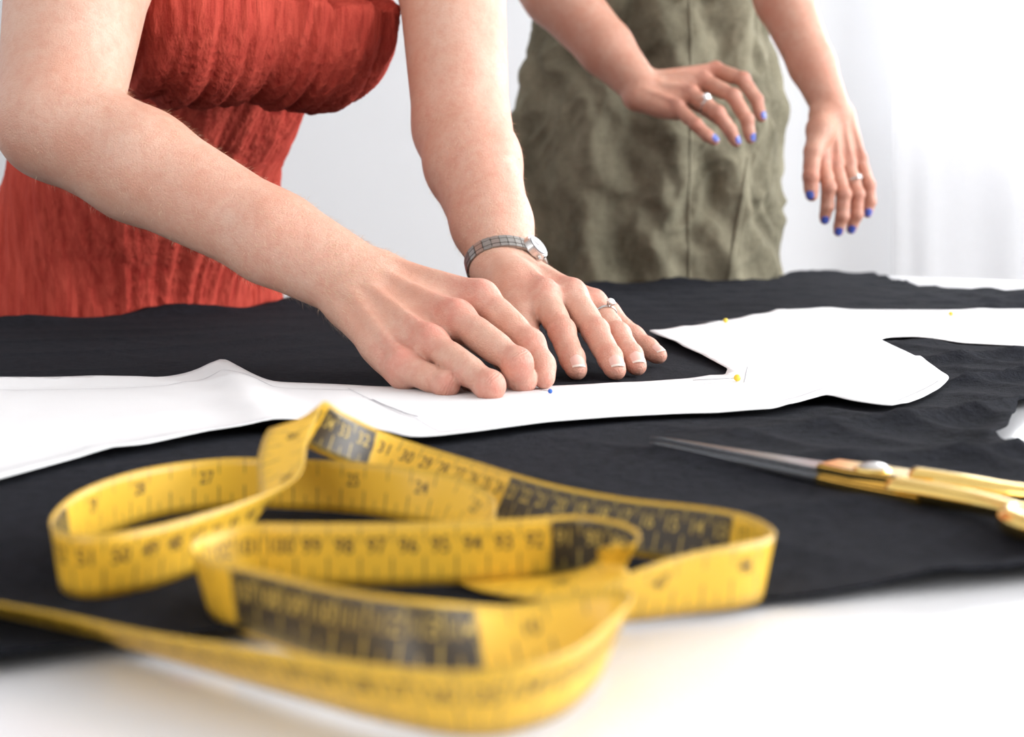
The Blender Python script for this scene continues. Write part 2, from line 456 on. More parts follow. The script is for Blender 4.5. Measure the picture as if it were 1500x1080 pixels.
hair(hq,w1,'hair')
# dress
bR=z(-.297,1.235,.300); bL=z(-.192,1.31,.297)
acr=nrm([.84,.54,0])
bust=N(.03,[C(bR,bL,.074,.070),C(bR,bR,.081),C(bL,bL,.077),C(bR+z(0,0,.06)-z(0,0,0),bL+z(0,0,.06)-z(0,0,0),.088,.080,f3,1.1),
       C(bR-f3*.05,bL-f3*.05,.09,.085),C(rib*.3+chs*.7,chs,.128,.145,f3,1.45)])
skirt=N(.04,[C(z(-.475,1.69,-.60),hip,.25,.180,f2,1.25),C(hip,wst,.180,.146,f2,1.3),C(wst,rib,.146,.116,f3+f2,1.2),C(rib,rib*.5+chs*.5,.116,.115,f3,1.3)])
dress=N(.005,[skirt,bust])
ax=[axis((-.80,-.06,.0032)),axis((1.05,2.0,.0042)),axis((T-.70,T+.0,.012),(T,T+.42,.0032))]
upd=nrm([.2,-.25,1.0])
V,F=surface(dress,ax,cut=[(z(-.2,1.28,.326),upd),(z(0,0,-.62),np.array([0,0,-1.]))],newton=True)
Nn=vnormals(V,F)
rel=V-np.array([-.455,1.655,T]); th=np.arctan2(rel[:,1],rel[:,0]); zz=rel[:,2]; arc=th*.17
sk=.008*pn(arc*26,zz*3.0,zz*0)+.0055*pn(arc*70,zz*6,zz*0+5)+.003*(1-2*np.abs(pn(arc*150,zz*13,zz*0+9)))
relb=V-bR; ca=relb@acr; dn=relb@(-upd); fan=ca*(1+dn*1.2)
bk=.006*pn(fan*38,dn*4,ca*0+2)+.006*pn(fan*95,dn*8+ca*5,ca*0+7)+.0025*(1-2*np.abs(pn(fan*200,dn*18,ca*0+3)))+.002*pn(fan*24,dn*34,ca*0+8)
inb=np.clip((ev_pts(skirt,V.astype(np.float32))-ev_pts(bust,V.astype(np.float32)))/.006,0,1)
V=V+Nn*(sk*(1-inb)+bk*inb)[:,None]
mesh_np('dress',V,F,red,w1)

# wristwatch
def frame(axis_,ref):
    a=nrm(axis_); x=nrm(np.array(ref)-a*(np.array(ref)@a)); y=np.cross(a,x); return a,x,y
watch=empty('wristwatch')
c=LW+(LE-LW)*.012; a,x,y=frame(LE-LW,latL)
if y[2]<0: y=-y
bv1=subtree(V1,F1,c,.075)
def surf_pt(bv,c,d,maxr=.06):
    h=bv.ray_cast(Vector(c+d*maxr),Vector(-d)); return np.array(h[0]) if h[0] is not None else c+d*.027
nl=30; raw=[]
for i in range(nl):
    t=2*math.pi*i/nl; d=x*math.cos(t)+y*math.sin(t); p=surf_pt(bv1,c,d); raw.append(np.linalg.norm(p-c))
raw=np.array(raw)
for _ in range(4): raw=np.maximum(raw,(np.roll(raw,1)+np.roll(raw,-1))*.5)
raw+=.0016
bm=bmesh.new()
ring_=[c+(x*math.cos(2*math.pi*i/nl)+y*math.sin(2*math.pi*i/nl))*raw[i] for i in range(nl)]
for i in range(nl):
    p=ring_[i]; tg=nrm(ring_[(i+1)%nl]-ring_[i-1]); nn=nrm(np.cross(tg,a)); 
    if nn@(p-c)<0: nn=-nn
    st=np.linalg.norm(ring_[(i+1)%nl]-ring_[i-1])*.5
    for sgn,wd in ((-1,.0036),(0,.0050),(1,.0036)):
        M=Matrix([[tg[k],a[k],nn[k],p[k]+a[k]*sgn*.0043] for k in range(3)]+[[0,0,0,1]])
        bmesh.ops.create_cube(bm,size=1,matrix=M@Matrix.Diagonal((st*1.0,wd,.0024 if sgn else .0027,1)))
bmesh.ops.bevel(bm,geom=bm.edges[:],offset=.00035,segments=2,affect='EDGES')
from_bm('link_bracelet',bm,bandm,watch)
ti=int(round(nl*66/360)); p=ring_[ti]; tg=nrm(ring_[ti+1]-ring_[ti-1]); nn=nrm(np.cross(tg,a)); nn=nn if nn@(p-c)>0 else -nn
M=Matrix([[tg[k],a[k],nn[k],p[k]+nn[k]*.0020] for k in range(3)]+[[0,0,0,1]])
bm=bmesh.new()
bmesh.ops.create_cone(bm,cap_ends=True,segments=40,radius1=.0108,radius2=.0098,depth=.0056,matrix=M@Matrix.Diagonal((1.1,1.05,1,1)))
bmesh.ops.bevel(bm,geom=[e for e in bm.edges if e.calc_face_angle(0)>.5],offset=.0007,segments=2,affect='EDGES')
bmesh.ops.create_cone(bm,cap_ends=True,segments=12,radius1=.0015,radius2=.0015,depth=.004,matrix=M@Matrix.Translation((0,-.0125,0))@Matrix.Rotation(math.pi/2,4,'X'))
from_bm('watch_case',bm,silver,watch)
bm=bmesh.new(); bmesh.ops.create_cone(bm,cap_ends=True,segments=40,radius1=.0084,radius2=.0082,depth=.0008,matrix=M@Matrix.Translation((0,0,.0030))@Matrix.Diagonal((1.1,1.05,1,1)))
from_bm('watch_dial',bm,dialm,watch)
bm=bmesh.new()
for ang,ln in ((.4,.005),(2.2,.0065)):
    bmesh.ops.create_cube(bm,size=1,matrix=M@Matrix.Translation((0,0,.0036))@Matrix.Rotation(ang,4,'Z')@Matrix.Translation((ln/2,0,0))@Matrix.Diagonal((ln,.0006,.0003,1)))
from_bm('watch_hands',bm,silver,watch)

def ring(name,a,b,t,r,up,gem=.003,thick=.0009,parent=None):
    e=empty(name); c=a+(b-a)*t; ax_,x_,y_=frame(b-a,up)
    bm=bmesh.new(); n=36; m=8; vs=[]
    for i in range(n):
        th=2*math.pi*i/n; d=x_*math.cos(th)+y_*math.sin(th)
        vs.append([bm.verts.new(c+d*(r+thick*math.cos(2*math.pi*j/m))+ax_*thick*1.2*math.sin(2*math.pi*j/m)) for j in range(m)])
    for i in range(n):
        for j in range(m): bm.faces.new((vs[i][j],vs[(i+1)%n][j],vs[(i+1)%n][(j+1)%m],vs[i][(j+1)%m]))
    top=c+x_*(r+gem*.9)
    for k in range(6):
        an=2*math.pi*k/6; o=(ax_*math.cos(an)+y_*math.sin(an))
        p0=c+x_*r+o*gem*.35; p1=top+o*gem*1.0+x_*gem*.35
        dv=Vector(p1-p0); M=Matrix.Translation(Vector((p0+p1)/2))@dv.to_track_quat('Z','Y').to_matrix().to_4x4()
        bmesh.ops.create_cone(bm,cap_ends=True,segments=8,radius1=.0005,radius2=.0005,depth=dv.length,matrix=M)
    from_bm('band',bm,silver,e,True)
    bm=bmesh.new(); M=Matrix([[ax_[k],y_[k],x_[k],top[k]] for k in range(3)]+[[0,0,0,1]])
    bmesh.ops.create_cone(bm,cap_ends=True,segments=8,radius1=.0001,radius2=gem,depth=gem*1.1,matrix=M@Matrix.Translation((0,0,-gem*.25)))
    bmesh.ops.create_cone(bm,cap_ends=True,segments=8,radius1=gem,radius2=gem*.6,depth=gem*.45,matrix=M@Matrix.Translation((0,0,gem*.52)))
    from_bm('stone',bm,diamond,e)
ring('diamond_ring',LF['ring'][0],LF['ring'][1],.42,.0106,np.array([.1,.2,1]),.0036,.0009)

# ================================================================ WOMAN IN OLIVE
w2=empty('woman_in_olive_dress'); fl2=[];wr2=[]
AW=P(940,130,2.0)
AF={'index':[P(1048,103,2.03),P(1088,116,2.0),P(1108,146,1.99),P(1115,172,1.985)],
    'middle':[P(1031,118,2.0),P(1074,141,1.965),P(1094,175,1.955),P(1099,203,1.955)],
    'ring':[P(1012,137,1.975),P(1051,165,1.94),P(1069,190,1.935),P(1078,208,1.935)],
    'pinky':[P(993,158,1.96),P(1019,182,1.935),P(1036,198,1.93),P(1047,206,1.93)],
    'thumb':[P(968,128,2.03),P(1002,138,2.055),P(1036,160,2.05),P(1064,180,2.04)]}
hA=build_hand(AW,AF,(.2,-.45,.85),flush=fl2,wr=wr2,sc=1.14)
BW=P(1220,165,2.0)
BF={'index':[P(1203,232,1.97),P(1214,274,1.945),P(1212,302,1.95),P(1208,322,1.955)],
    'middle':[P(1222,239,1.975),P(1236,284,1.95),P(1234,316,1.95),P(1228,339,1.955)],
    'ring':[P(1242,239,1.985),P(1256,284,1.965),P(1255,314,1.965),P(1247,336,1.97)],
    'pinky':[P(1259,232,2.0),P(1273,270,1.985),P(1275,295,1.985),P(1271,313,1.985)],
    'thumb':[P(1203,190,1.97),P(1191,222,1.95),P(1188,258,1.94),P(1189,286,1.94)]}
hB=build_hand(BW,BF,(.15,-.95,.1),flush=fl2,wr=wr2,sc=1.08)
AE=P(770,-62,2.1); AS=z(.06,2.33,.74); BE=P(1122,-62,2.1); BS=z(.40,2.34,.74)
armA=arm(AS,AE,AW,(.052,.050,.050,.052,.041,.029)); armB=arm(BS,BE,BW,(.052,.047,.043,.043,.034,.0265))
hip2=z(.23,2.38,.05); wst2=z(.23,2.38,.36); ch2=z(.23,2.38,.62); nk2=z(.23,2.37,.80)
fy=np.array([0,1.,0])
hc2=z(.23,2.34,.95); hd2,hq2=head_prims(hc2,np.array([0,-.15,1.]),np.array([-.1,-1,-.3]))
legs=[]
for s in (-1,1):
    o=np.array([s*.09,0,0])
    legs+=[C(hip2+o,z(.23,2.38,-.30)+o,.085,.058),C(z(.23,2.38,-.30)+o,z(.23,2.40,-.66)+o,.056,.036),
      C(z(.23,2.40,-.66)+o,z(.23,2.40,-.71)+o,.036,.036),C(z(.23,2.40,-.718)+o,z(.23,2.26,-.728)+o,.03,.02)]
body2=N(.02,[N(.05,[C(hip2,wst2,.165,.125,fy,1.5),C(wst2,ch2,.125,.145,fy,1.5),C(ch2,AS,.08,.055),C(ch2,BS,.08,.055),C(ch2,nk2,.09,.05)]),
   N(.02,legs),N(.02,[C(nk2,hc2-np.array([0,0,.03]),.05,.052),hd2]),limb(armA,hA),limb(armB,hB)])
ax=[axis((-.07,.17,.006),(.17,.56,.0020)),axis((1.88,2.10,.0020),(2.10,2.62,.007)),axis((T-.76,T+.05,.012),(T+.05,T+.36,.0020),(T+.36,T+1.12,.006))]
V,F=surface(body2,ax); ob=mesh_np('body',V,F,skin2,w2); apply_attrs(ob,V,fl2,wr2,vnormals(V,F))
eyes(hq2,w2,'eyes'); hair(hq2,w2,'hair')
bm=bmesh.new(); bvA=subtree(V,F,AF['ring'][2],.12); bvB=subtree(V,F,BF['middle'][2],.12)
for nm in ('index','middle','ring','pinky'):
    p=AF[nm]; nail(bm,bvA,p[2],p[3],FR[nm][3]*1.14,np.array([.6,-.75,.2]),.0115,.0056,edge=False)
    p=BF[nm]; nail(bm,bvB,p[2],p[3],FR[nm][3]*1.08,np.array([-.1,-1,0.]),.0115,.0055,edge=False)
p=BF['thumb']; nail(bm,bvB,p[2],p[3],FR['thumb'][3]*1.08,np.array([-.5,-.85,0.]),.012,.006,edge=False)
from_bm('nails',bm,nail2,w2,True)
ring('silver_ring',AF['ring'][0],AF['ring'][1],.62,.0117,np.array([.1,-.9,.3]),.0055,.0014)
ring('diamond_ring',BF['ring'][0],BF['ring'][1],.6,.0114,np.array([.3,-.9,.1]),.0045,.0014)
# dress 2
sk2=N(.05,[C(z(.23,2.42,-.58),z(.23,2.40,.0),.27,.230,fy,1.45),C(z(.23,2.40,.0),z(.235,2.39,.26),.230,.215,fy,1.45),C(z(.235,2.39,.26),z(.245,2.38,.40),.215,.190,fy,1.45),C(z(.245,2.38,.40),z(.235,2.38,.60),.190,.17,fy,1.4)])
ax=[axis((-.1,.55,.0038)),axis((2.15,2.68,.0045)),axis((T-.66,T,.014),(T,T+.50,.0038),(T+.50,T+.75,.008))]
V,F=surface(N(.01,[sk2]),ax,cut=[(z(0,0,.66),np.array([0,0,1.])),(z(0,0,-.6),np.array([0,0,-1.]))])
Nn=vnormals(V,F); rel=V-np.array([.23,2.39,T]); th=np.arctan2(rel[:,1]*1.4,rel[:,0]); zz=rel[:,2]; arc=th*.22
wx=arc+.02*pn(arc*9,zz*9,zz*0+1); wz=zz+.03*pn(arc*9,zz*9,zz*0+2)
dsp=.038*pn(wx*12,wz*3.0,zz*0+4)+.017*pn(wx*20+wz*8,wz*15,zz*0+6)+.0065*(1-2*np.abs(pn(wx*22-wz*9,wz*20,zz*0+8)))+.0010*pn(arc*90,zz*70,zz*0)
V=V+Nn*dsp[:,None]
mesh_np('dress',V,F,olive,w2)
bv=BVHTree.FromPolygons([tuple(map(float,v)) for v in V],[tuple(map(int,f)) for f in F])
def seam(name,pts,w,mat,parent,off=.0012):
    bm=bmesh.new(); prev=None
    for (xx,zz_) in pts:
        h=bv.ray_cast(Vector((xx,1.9,T+zz_)),Vector((0,1,0)))
        h2=bv.ray_cast(Vector((xx+w,1.9,T+zz_)),Vector((0,1,0)))
        if h[0] is None or h2[0] is None: continue
        a=bm.verts.new(h[0]+Vector((0,-off,0))); b=bm.verts.new(h2[0]+Vector((0,-off,0)))
        if prev: bm.faces.new((prev[0],prev[1],b,a))
        prev=(a,b)
    o=from_bm(name,bm,mat,parent,True); m=o.modifiers.new('s','SOLIDIFY'); m.thickness=.0012; m.offset=0
seam('front_seam',[(.290+.0*i,-.06+i*.005) for i in range(130)],.004,olive,w2)
seam('pocket_welt',[(.345+.006*i*.2,-.02+i*.006) for i in range(40)],.010,olive,w2)

# ================================================================ TABLE (rotated 45 deg)
tb=empty('cutting_table')
r2=math.sqrt(.5)
def tab(a,b):
    cx,cy=.66,2.59; return np.array([cx-a*r2+b*r2, cy-a*r2-b*r2])
L_,W_=2.75,1.45
def tslab(name,a0,a1,b0,b1,z0,z1,mat,bev=.003):
    bm=bmesh.new(); c=[tab(a0,b0),tab(a1,b0),tab(a1,b1),tab(a0,b1)]
    lo=[bm.verts.new((p[0],p[1],z0)) for p in c]; hi=[bm.verts.new((p[0],p[1],z1)) for p in c]
    bm.faces.new(lo[::-1]); bm.faces.new(hi)
    for i in range(4): bm.faces.new((lo[i],lo[(i+1)%4],hi[(i+1)%4],hi[i]))
    bmesh.ops.recalc_face_normals(bm,faces=bm.faces[:])
    bmesh.ops.bevel(bm,geom=bm.edges[:],offset=bev,segments=2,affect='EDGES')
    return from_bm(name,bm,mat,tb)
tslab('tabletop',0,L_,0,W_,T-.028,T,white)
for i,(a,b) in enumerate(((.1,.1),(L_-.16,.1),(.1,W_-.16),(L_-.16,W_-.16))): tslab('leg_%d'%(i+1),a,a+.06,b,b+.06,0,T-.028,white)
tslab('apron_back',.12,L_-.12,.12,.14,T-.11,T-.028,white); tslab('apron_front',.12,L_-.12,W_-.14,W_-.12,T-.11,T-.028,white)

# ================================================================ FABRIC & PAPER
def wsum(x,y,seed,n,kmin,kmax,ang=None,spread=3.14):
    r=np.random.RandomState(seed); o=0
    for i in range(n):
        k=r.uniform(kmin,kmax); a=(r.uniform(-spread,spread) if ang is None else ang+r.uniform(-spread,spread)); ph=r.uniform(0,6.28)
        o=o+np.sin(k*(x*np.cos(a)+y*np.sin(a))+ph)
    return o/n
def inpoly(poly,Q):
    x,y=Q[:,0],Q[:,1]; c=np.zeros(len(Q),bool); n=len(poly)
    for i in range(n):
        x1,y1=poly[i]; x2,y2=poly[(i+1)%n]
        with np.errstate(divide='ignore',invalid='ignore'):
            m=((y1>y)!=(y2>y))&(x<(x2-x1)*(y-y1)/(y2-y1+1e-15)+x1)
        c^=m
    return c
def pdist(poly,Q):
    d=np.full(len(Q),9.); n=len(poly)
    for i in range(n):
        a=poly[i]; b=poly[(i+1)%n]; ab=b-a; t=np.clip(((Q-a)@ab)/(ab@ab+1e-15),0,1)
        d=np.minimum(d,np.linalg.norm(Q-a-t[:,None]*ab,axis=1))
    return d
po=[(-120,570),(0,566),(120,562),(240,559),(290,551),(325,549),(360,557),(400,564),(540,571),(680,570),(810,567),(940,562),(1062,555),(1066,545),(1010,520),(950,496),(1050,475),(1160,457),(1260,458),(1380,461),(1500,460),(1700,458),
 (1700,512),(1500,510),(1400,505),(1340,498),(1300,498),(1290,502),(1310,514),(1340,531),(1370,549),(1391,565),(1376,577),(1350,590),(1310,604),(1260,600),(1210,592),(1170,600),(1130,609),(1070,611),(1000,613),(900,620),(800,630),(700,645),(600,657),(550,645),(500,638),(400,634),(320,644),(250,656),(130,676),(0,711),(-120,745)]
ppoly=np.array([G(u,v,.003) for u,v in po])
def hfab(x,y):
    Q=np.stack([x,y],1)
    wx=x+.02*wsum(x,y,3,4,8,20); wy=y+.02*wsum(x,y,4,4,8,20)
    a=np.clip(1-np.abs(wsum(wx,wy,11,3,22,40,2.2,.5))*2.0,0,1)**2
    a2=np.clip(1-np.abs(wsum(wx,wy,15,3,30,55,1.2,.9))*2.4,0,1)**2
    b=wsum(wx,wy,12,5,30,70)
    right=1/(1+np.exp(-((x-.12)*2-(y-.75))*14)); far=1/(1+np.exp(-(y-1.55)*10))
    hand=1-np.exp(-(((x-.0)/.18)**2+((y-.95)/.17)**2))
    pd=pdist(ppoly,Q)*np.where(inpoly(ppoly,Q),-1,1)
    under=1/(1+np.exp(-(pd-.006)/.006))
    near=np.exp(-(((x-.0)/.22)**2+((y-.45)/.16)**2))
    sc_=np.exp(-(((x-.15)/.10)**2+((y-.57)/.10)**2))
    return .0012+((.0075*a+.0035*a2)*(.22+.9*right*(1-.65*sc_)+.3*far)+.0007*(b+1)*(1+far))*hand*under*(1-.8*near)
def resample(poly,step,jit=0,seed=0):
    r=np.random.RandomState(seed); out=[]; n=len(poly)
    for i in range(n):
        a=poly[i]; b=poly[(i+1)%n]; l=np.linalg.norm(b-a); m=max(1,int(l/step(a)))
        nn=np.array([-(b-a)[1],(b-a)[0]])/(l+1e-9)
        for j in range(m): out.append(a+(b-a)*j/m+nn*(jit*r.uniform(-1,1) if j else 0))
    return np.array(out)
def smooth_poly(Q,it=3):
    for _ in range(it): Q=Q*.5+(np.roll(Q,1,0)+np.roll(Q,-1,0))*.25
    return Q
def fill(poly,step):
    lo=poly.min(0); hi=poly.max(0); pts=[]; y=lo[1]; row=0
    while y<hi[1]:
        s=step(np.array([0,y])); xs=np.arange(lo[0],hi[0],s)+(row%2)*s*.5
        pts.append(np.stack([xs,np.full(len(xs),y)],1)); y+=s*.87; row+=1
    pts=np.concatenate(pts); pts=pts[inpoly(poly,pts)]
    pts=pts[pdist(poly,pts)>.45*step(np.array([0,.6]))] if len(poly)<1800 else pts
    n=len(poly); allp=[Vector(p) for p in poly]+[Vector(p) for p in pts]
    r=geometry.delaunay_2d_cdt(allp,[(i,(i+1)%n) for i in range(n)],[],1,1e-6)
    return np.array([tuple(v) for v in r[0]]),np.array([f for f in r[2] if len(f)==3])
fo=[(-500,1090),(-60,1000),(60,985),(250,962),(430,945),(700,925),(900,908),(1130,893),(1230,886),(1330,874),(1420,868),(1500,858),(1800,835),(1800,700),(1500,684),(1470,668),(1455,652),(1478,638),(1492,612),(1530,590),(1700,560),(1700,450),(1500,433),(1420,428),(1350,424),(1300,412)]
fpoly=[G(u,v) for u,v in fo]
far=[tab(.05,.06),tab(.16,-.02),tab(.45,-.05),tab(.8,-.03),tab(1.2,-.05),tab(1.6,-.04),tab(2.0,-.05),tab(2.35,-.04),tab(2.4,.5)]
fpoly=np.array(fpoly+far)
stp=lambda a:.0062 if a[1]<1.25 else .012
fb_=smooth_poly(resample(fpoly,stp,.0010,1),2)
V2,F2=fill(fb_,stp)
zf=hfab(V2[:,0],V2[:,1]); ed=pdist(fb_,V2)
zf+=.0022*np.exp(-(ed/.012)**2)*(1+wsum(V2[:,0],V2[:,1],21,4,15,40))
ex=((V2[:,0]-.66)*(-r2)+(V2[:,1]-2.59)*r2)
over=np.clip(ex-.004,0,None)
V3=np.stack([V2[:,0]+over*r2,V2[:,1]-over*r2,T+zf-over*1.0+.007*np.exp(-(ex/.03)**2)*(1+wsum(V2[:,0],V2[:,1],31,4,15,40))],1)
fab=mesh_np('black_fabric',V3,F2,black); m=fab.modifiers.new('s','SOLIDIFY'); m.thickness=.0009; m.offset=1
pstp=lambda a:.006
pb_=smooth_poly(resample(ppoly,pstp),1)
V2,F2=fill(pb_,pstp)
def hpap(x,y,ed):
    Q=np.stack([x,y],1); base=.0012+.0024
    hand=1-np.exp(-(((x-.0)/.12)**2+((y-.92)/.10)**2))
    n=wsum(x,y,41,5,10,28)
    lift=(.0008+.0032*np.clip(.35+n,0,1))*np.exp(-(ed/.018)**2)
    a=G(325,549); b=G(400,634); ab=nrm(b-a); t=(Q-a)@np.array([-ab[1],ab[0]]); al=(Q-a)@ab
    L=np.linalg.norm(b-a)
    ridge=.009*np.exp(-(t/.016)**2)*np.clip(1-al/L*.75,0.1,1.1)
    a2=G(1210,592); dip=.006*np.exp(-(((x-a2[0])/.03)**2+((y-a2[1])/.03)**2))
    crs=.0016*np.clip(1-np.abs(wsum(x,y,44,2,12,22))*5,0,1)+.0014*np.clip(1-np.abs(wsum(x,y,47,2,14,26))*5,0,1)
    return base+(lift+.0016*(n+.6).clip(0)+crs)*hand+ridge+dip
def paper_z(x,y):
    x=np.atleast_1d(np.asarray(x,float)); y=np.atleast_1d(np.asarray(y,float)); Q=np.stack([x,y],1); return hpap(x,y,pdist(pb_,Q))
zp=paper_z(V2[:,0],V2[:,1])
pap=mesh_np('paper_sewing_pattern',np.stack([V2[:,0],V2[:,1],T+zp],1),F2,paper); m=pap.modifiers.new('s','SOLIDIFY'); m.thickness=.0003; m.offset=0
def pline(name,pts,w=.0006):
    pts=[np.array(p) for p in pts]; dense=[]
    for a,b in zip(pts[:-1],pts[1:]):
        n=max(1,int(np.linalg.norm(b-a)/.004)); dense+=[a+(b-a)*i/n for i in range(n)]
    dense.append(pts[-1]); D_=np.array(dense); tg=np.gradient(D_,axis=0); tg/=np.linalg.norm(tg,axis=1,keepdims=True)+1e-9
    nn=np.stack([-tg[:,1],tg[:,0]],1)
    A=D_+nn*w/2; B=D_-nn*w/2; zc=paper_z(D_[:,0],D_[:,1])+.0005
    V=np.concatenate([np.column_stack([A,T+zc]),np.column_stack([B,T+zc])]); n=len(D_)
    F=[(i,i+1,n+i+1,n+i) for i in range(n-1)]
    return mesh_np(name,V,F,inkm,pap)
pline('seam_line',[G(u,v,.004) for u,v in ((-60,575),(240,569),(300,560),(325,557),(400,572),(520,575))])
pline('seam_line',[G(u,v,.004) for u,v in ((600,648),(700,637),(800,621),(900,611),(1000,604),(1130,600),(1210,584),(1310,595),(1375,566))])
pline('seam_line',[G(u,v,.004) for u,v in ((-20,700),(130,666),(250,648),(330,637),(400,628))])
pline('notch_mark',[G(u,v,.004) for u,v in ((545,588),(612,616))],.0012)
pline('seam_line',[G(u,v,.004) for u,v in ((510,573),(660,645))],.0005)
pline('seam_line',[G(u,v,.004) for u,v in ((975,497),(1090,473),(1165,464),(1500,467))])
pline('seam_line',[G(u,v,.004) for u,v in ((900,570),(1090,562),(1095,540))])

def pin(name,u,v,mat,dirv,r=.0024):
    e=empty(name); g=G(u,v,.008); p=np.array([g[0],g[1],T+float(paper_z(g[0],g[1])[0])+r+.0004]); d=nrm(dirv)
    bm=bmesh.new(); bmesh.ops.create_uvsphere(bm,u_segments=16,v_segments=10,radius=r,matrix=Matrix.Translation(Vector(p)))
    from_bm('head',bm,mat,e,True)
    bm=bmesh.new(); M=Matrix.Translation(Vector(p+d*.015))@Vector(d).to_track_quat('Z','Y').to_matrix().to_4x4()
    bmesh.ops.create_cone(bm,cap_ends=True,segments=8,radius1=.0003,radius2=.0002,depth=.03,matrix=M)
    from_bm('shaft',bm,steel,e,True)
pin('straight_pin',1080,552,yhead,(-.9,.1,-.06)); pin('straight_pin',1063,470,yhead,(-.9,.1,-.06)); pin('straight_pin',1393,460,yhead,(-.9,.1,-.06))
pin('straight_pin',806,568,bhead,(-.5,.9,-.06),.0015)

# ================================================================ MEASURING TAPE
def ya(deg): return (0,-math.cos(math.radians(deg)),math.sin(math.radians(deg)))
ct=[ # u,v,d, W, dark
(-90,880,.41,ya(28),0),(0,895,.402,ya(29),0),(110,918,.385,ya(31),0),(250,953,.365,ya(35),0),(410,988,.336,ya(45),0),(560,1018,.316,ya(55),0),(700,1032,.308,ya(63),0),
(820,1005,.320,(.15,-.42,.9),0),(885,955,.340,(.3,-.1,.95),0),(903,922,.354,(.4,.1,.9),0),(855,922,.362,(.1,.55,.8),0),(750,938,.351,(0,.75,.65),0),(620,938,.350,(0,.4,.92),1),(500,920,.360,(0,.15,1),1),(390,890,.378,(-.05,0,1),1),
(305,862,.398,(-.25,-.1,.95),0),(298,835,.420,(-.25,.1,.95),0),(360,814,.437,(0,0,1),0),(450,813,.438,(0,0,1),0),(600,812,.437,(0,0,1),0),(750,806,.439,(0,0,1),0),(850,800,.447,(.05,0,1),1),(915,818,.436,(.3,.1,.9),1),
(895,848,.420,(.1,.8,.4),0),(820,860,.417,(0,1,.15),0),(740,855,.425,(.1,1,0),0),(688,832,.446,(.6,.8,0),0),(688,790,.476,(.8,.3,.4),0),(695,757,.494,(.5,.4,.7),0),
(650,733,.508,(.2,.35,.9),0),(585,722,.518,(.05,.2,.97),0),(510,714,.528,(0,.1,1),0),(430,710,.534,(0,0,1),0),(330,708,.536,(0,0,1),0),(215,724,.515,(0,0,1),0),(125,758,.480,(-.1,0,1),0),
(83,800,.450,(-.15,0,1),1),(95,826,.430,(-.1,-.1,1),0),(165,828,.426,(0,-.1,1),0),(270,803,.441,(.1,-.1,1),0),(360,765,.465,(.35,-.2,.9),0),(408,715,.490,(.8,-.3,.5),0),
(415,655,.515,(.95,-.1,.25),0),(440,613,.540,(.8,.45,.35),0),(492,637,.562,(.45,.6,.65),1),(575,672,.572,(.25,.6,.75),0),(680,708,.555,(.15,.6,.78),0),(780,742,.512,(.1,.6,.78),1),(900,768,.480,(.1,.55,.8),1),(1020,785,.460,(.1,.35,.93),1),
(1098,802,.444,(.05,.05,1),0),(1126,828,.424,(.2,-.05,.97),0),(1090,842,.412,(0,-.1,1),0),(1000,857,.402,(0,-.3,.95),0),(900,880,.390,(0,-.6,.78),0),(810,904,.377,(0,-.9,.4),0),(745,924,.370,(0,-1,.1),0)]
Wp=np.array([nrm(a[3]) for a in ct]); dk=np.array([a[4] for a in ct]); Cp=[]
for a_,w_ in zip(ct,Wp):
    p=P(a_[0],a_[1],a_[2]); zm=.0035+abs(w_[2])*.0098
    if p[2]-T<zm: p=P(a_[0],a_[1],(CAMH-zm)*2000/(a_[1]-310))
    Cp.append(p)
Cp=np.array(Cp)
def catmull(Pn,n):
    out=[]; m=len(Pn); Q=np.vstack([2*Pn[0]-Pn[1],Pn,2*Pn[-1]-Pn[-2]])
    for i in range(m-1):
        p0,p1,p2,p3=Q[i],Q[i+1],Q[i+2],Q[i+3]
        for j in range(n):
            t=j/n; out.append(.5*((2*p1)+(-p0+p2)*t+(2*p0-5*p1+4*p2-p3)*t*t+(-p0+3*p1-3*p2+p3)*t**3))
    out.append(Pn[-1]); return np.array(out)
CC=catmull(Cp,16)
for _ in range(6): CC[1:-1]=CC[1:-1]*.5+(CC[:-2]+CC[2:])*.25
s=np.concatenate([[0],np.cumsum(np.linalg.norm(np.diff(CC,axis=0),axis=1))])
WW=catmull(Wp,16); sk_ctrl=s[::16]
Ltot=s[-1]; ns=int(Ltot/.0015); ss=np.linspace(0,Ltot,ns)
res=lambda A: np.stack([np.interp(ss,s,A[:,i]) for i in range(3)],1)
CC=res(CC); WW=res(WW)
for _ in range(12): WW[1:-1]=WW[1:-1]*.5+(WW[:-2]+WW[2:])*.25
TT=np.gradient(CC,axis=0); TT/=np.linalg.norm(TT,axis=1,keepdims=True)
WW-=TT*(WW*TT).sum(1,keepdims=True); WW/=np.linalg.norm(WW,axis=1,keepdims=True); NN=np.cross(TT,WW)
tape=empty('measuring_tape'); hw=.0098; nv=7
ws=np.linspace(-1,1,nv)
V=np.concatenate([CC+WW*w*hw for w in ws]); F=[]
for j in range(nv-1):
    i=np.arange(ns-1); F.append(np.stack([j*ns+i,j*ns+i+1,(j+1)*ns+i+1,(j+1)*ns+i],1))
F=np.concatenate(F)
darkr=[]
i=0
while i<len(dk):
    if dk[i]:
        j=i
        while j+1<len(dk) and dk[j+1]: j+=1
        a=sk_ctrl[i]-(.5*(sk_ctrl[i]-sk_ctrl[i-1])); b=sk_ctrl[j]+.5*(sk_ctrl[j+1]-sk_ctrl[j])
        darkr.append((round(a*100)/100,round(b*100)/100)); i=j
    i+=1
isdark=lambda x: any(a<=x<=b for a,b in darkr)
tm=NT('tape_vinyl')
uvn=tm.n('ShaderNodeUVMap',uv_map='UVMap'); sep=tm.n('ShaderNodeSeparateXYZ'); tm.l(uvn.outputs[0],sep.inputs[0]); U=sep.outputs[0]; Vv=sep.outputs[1]
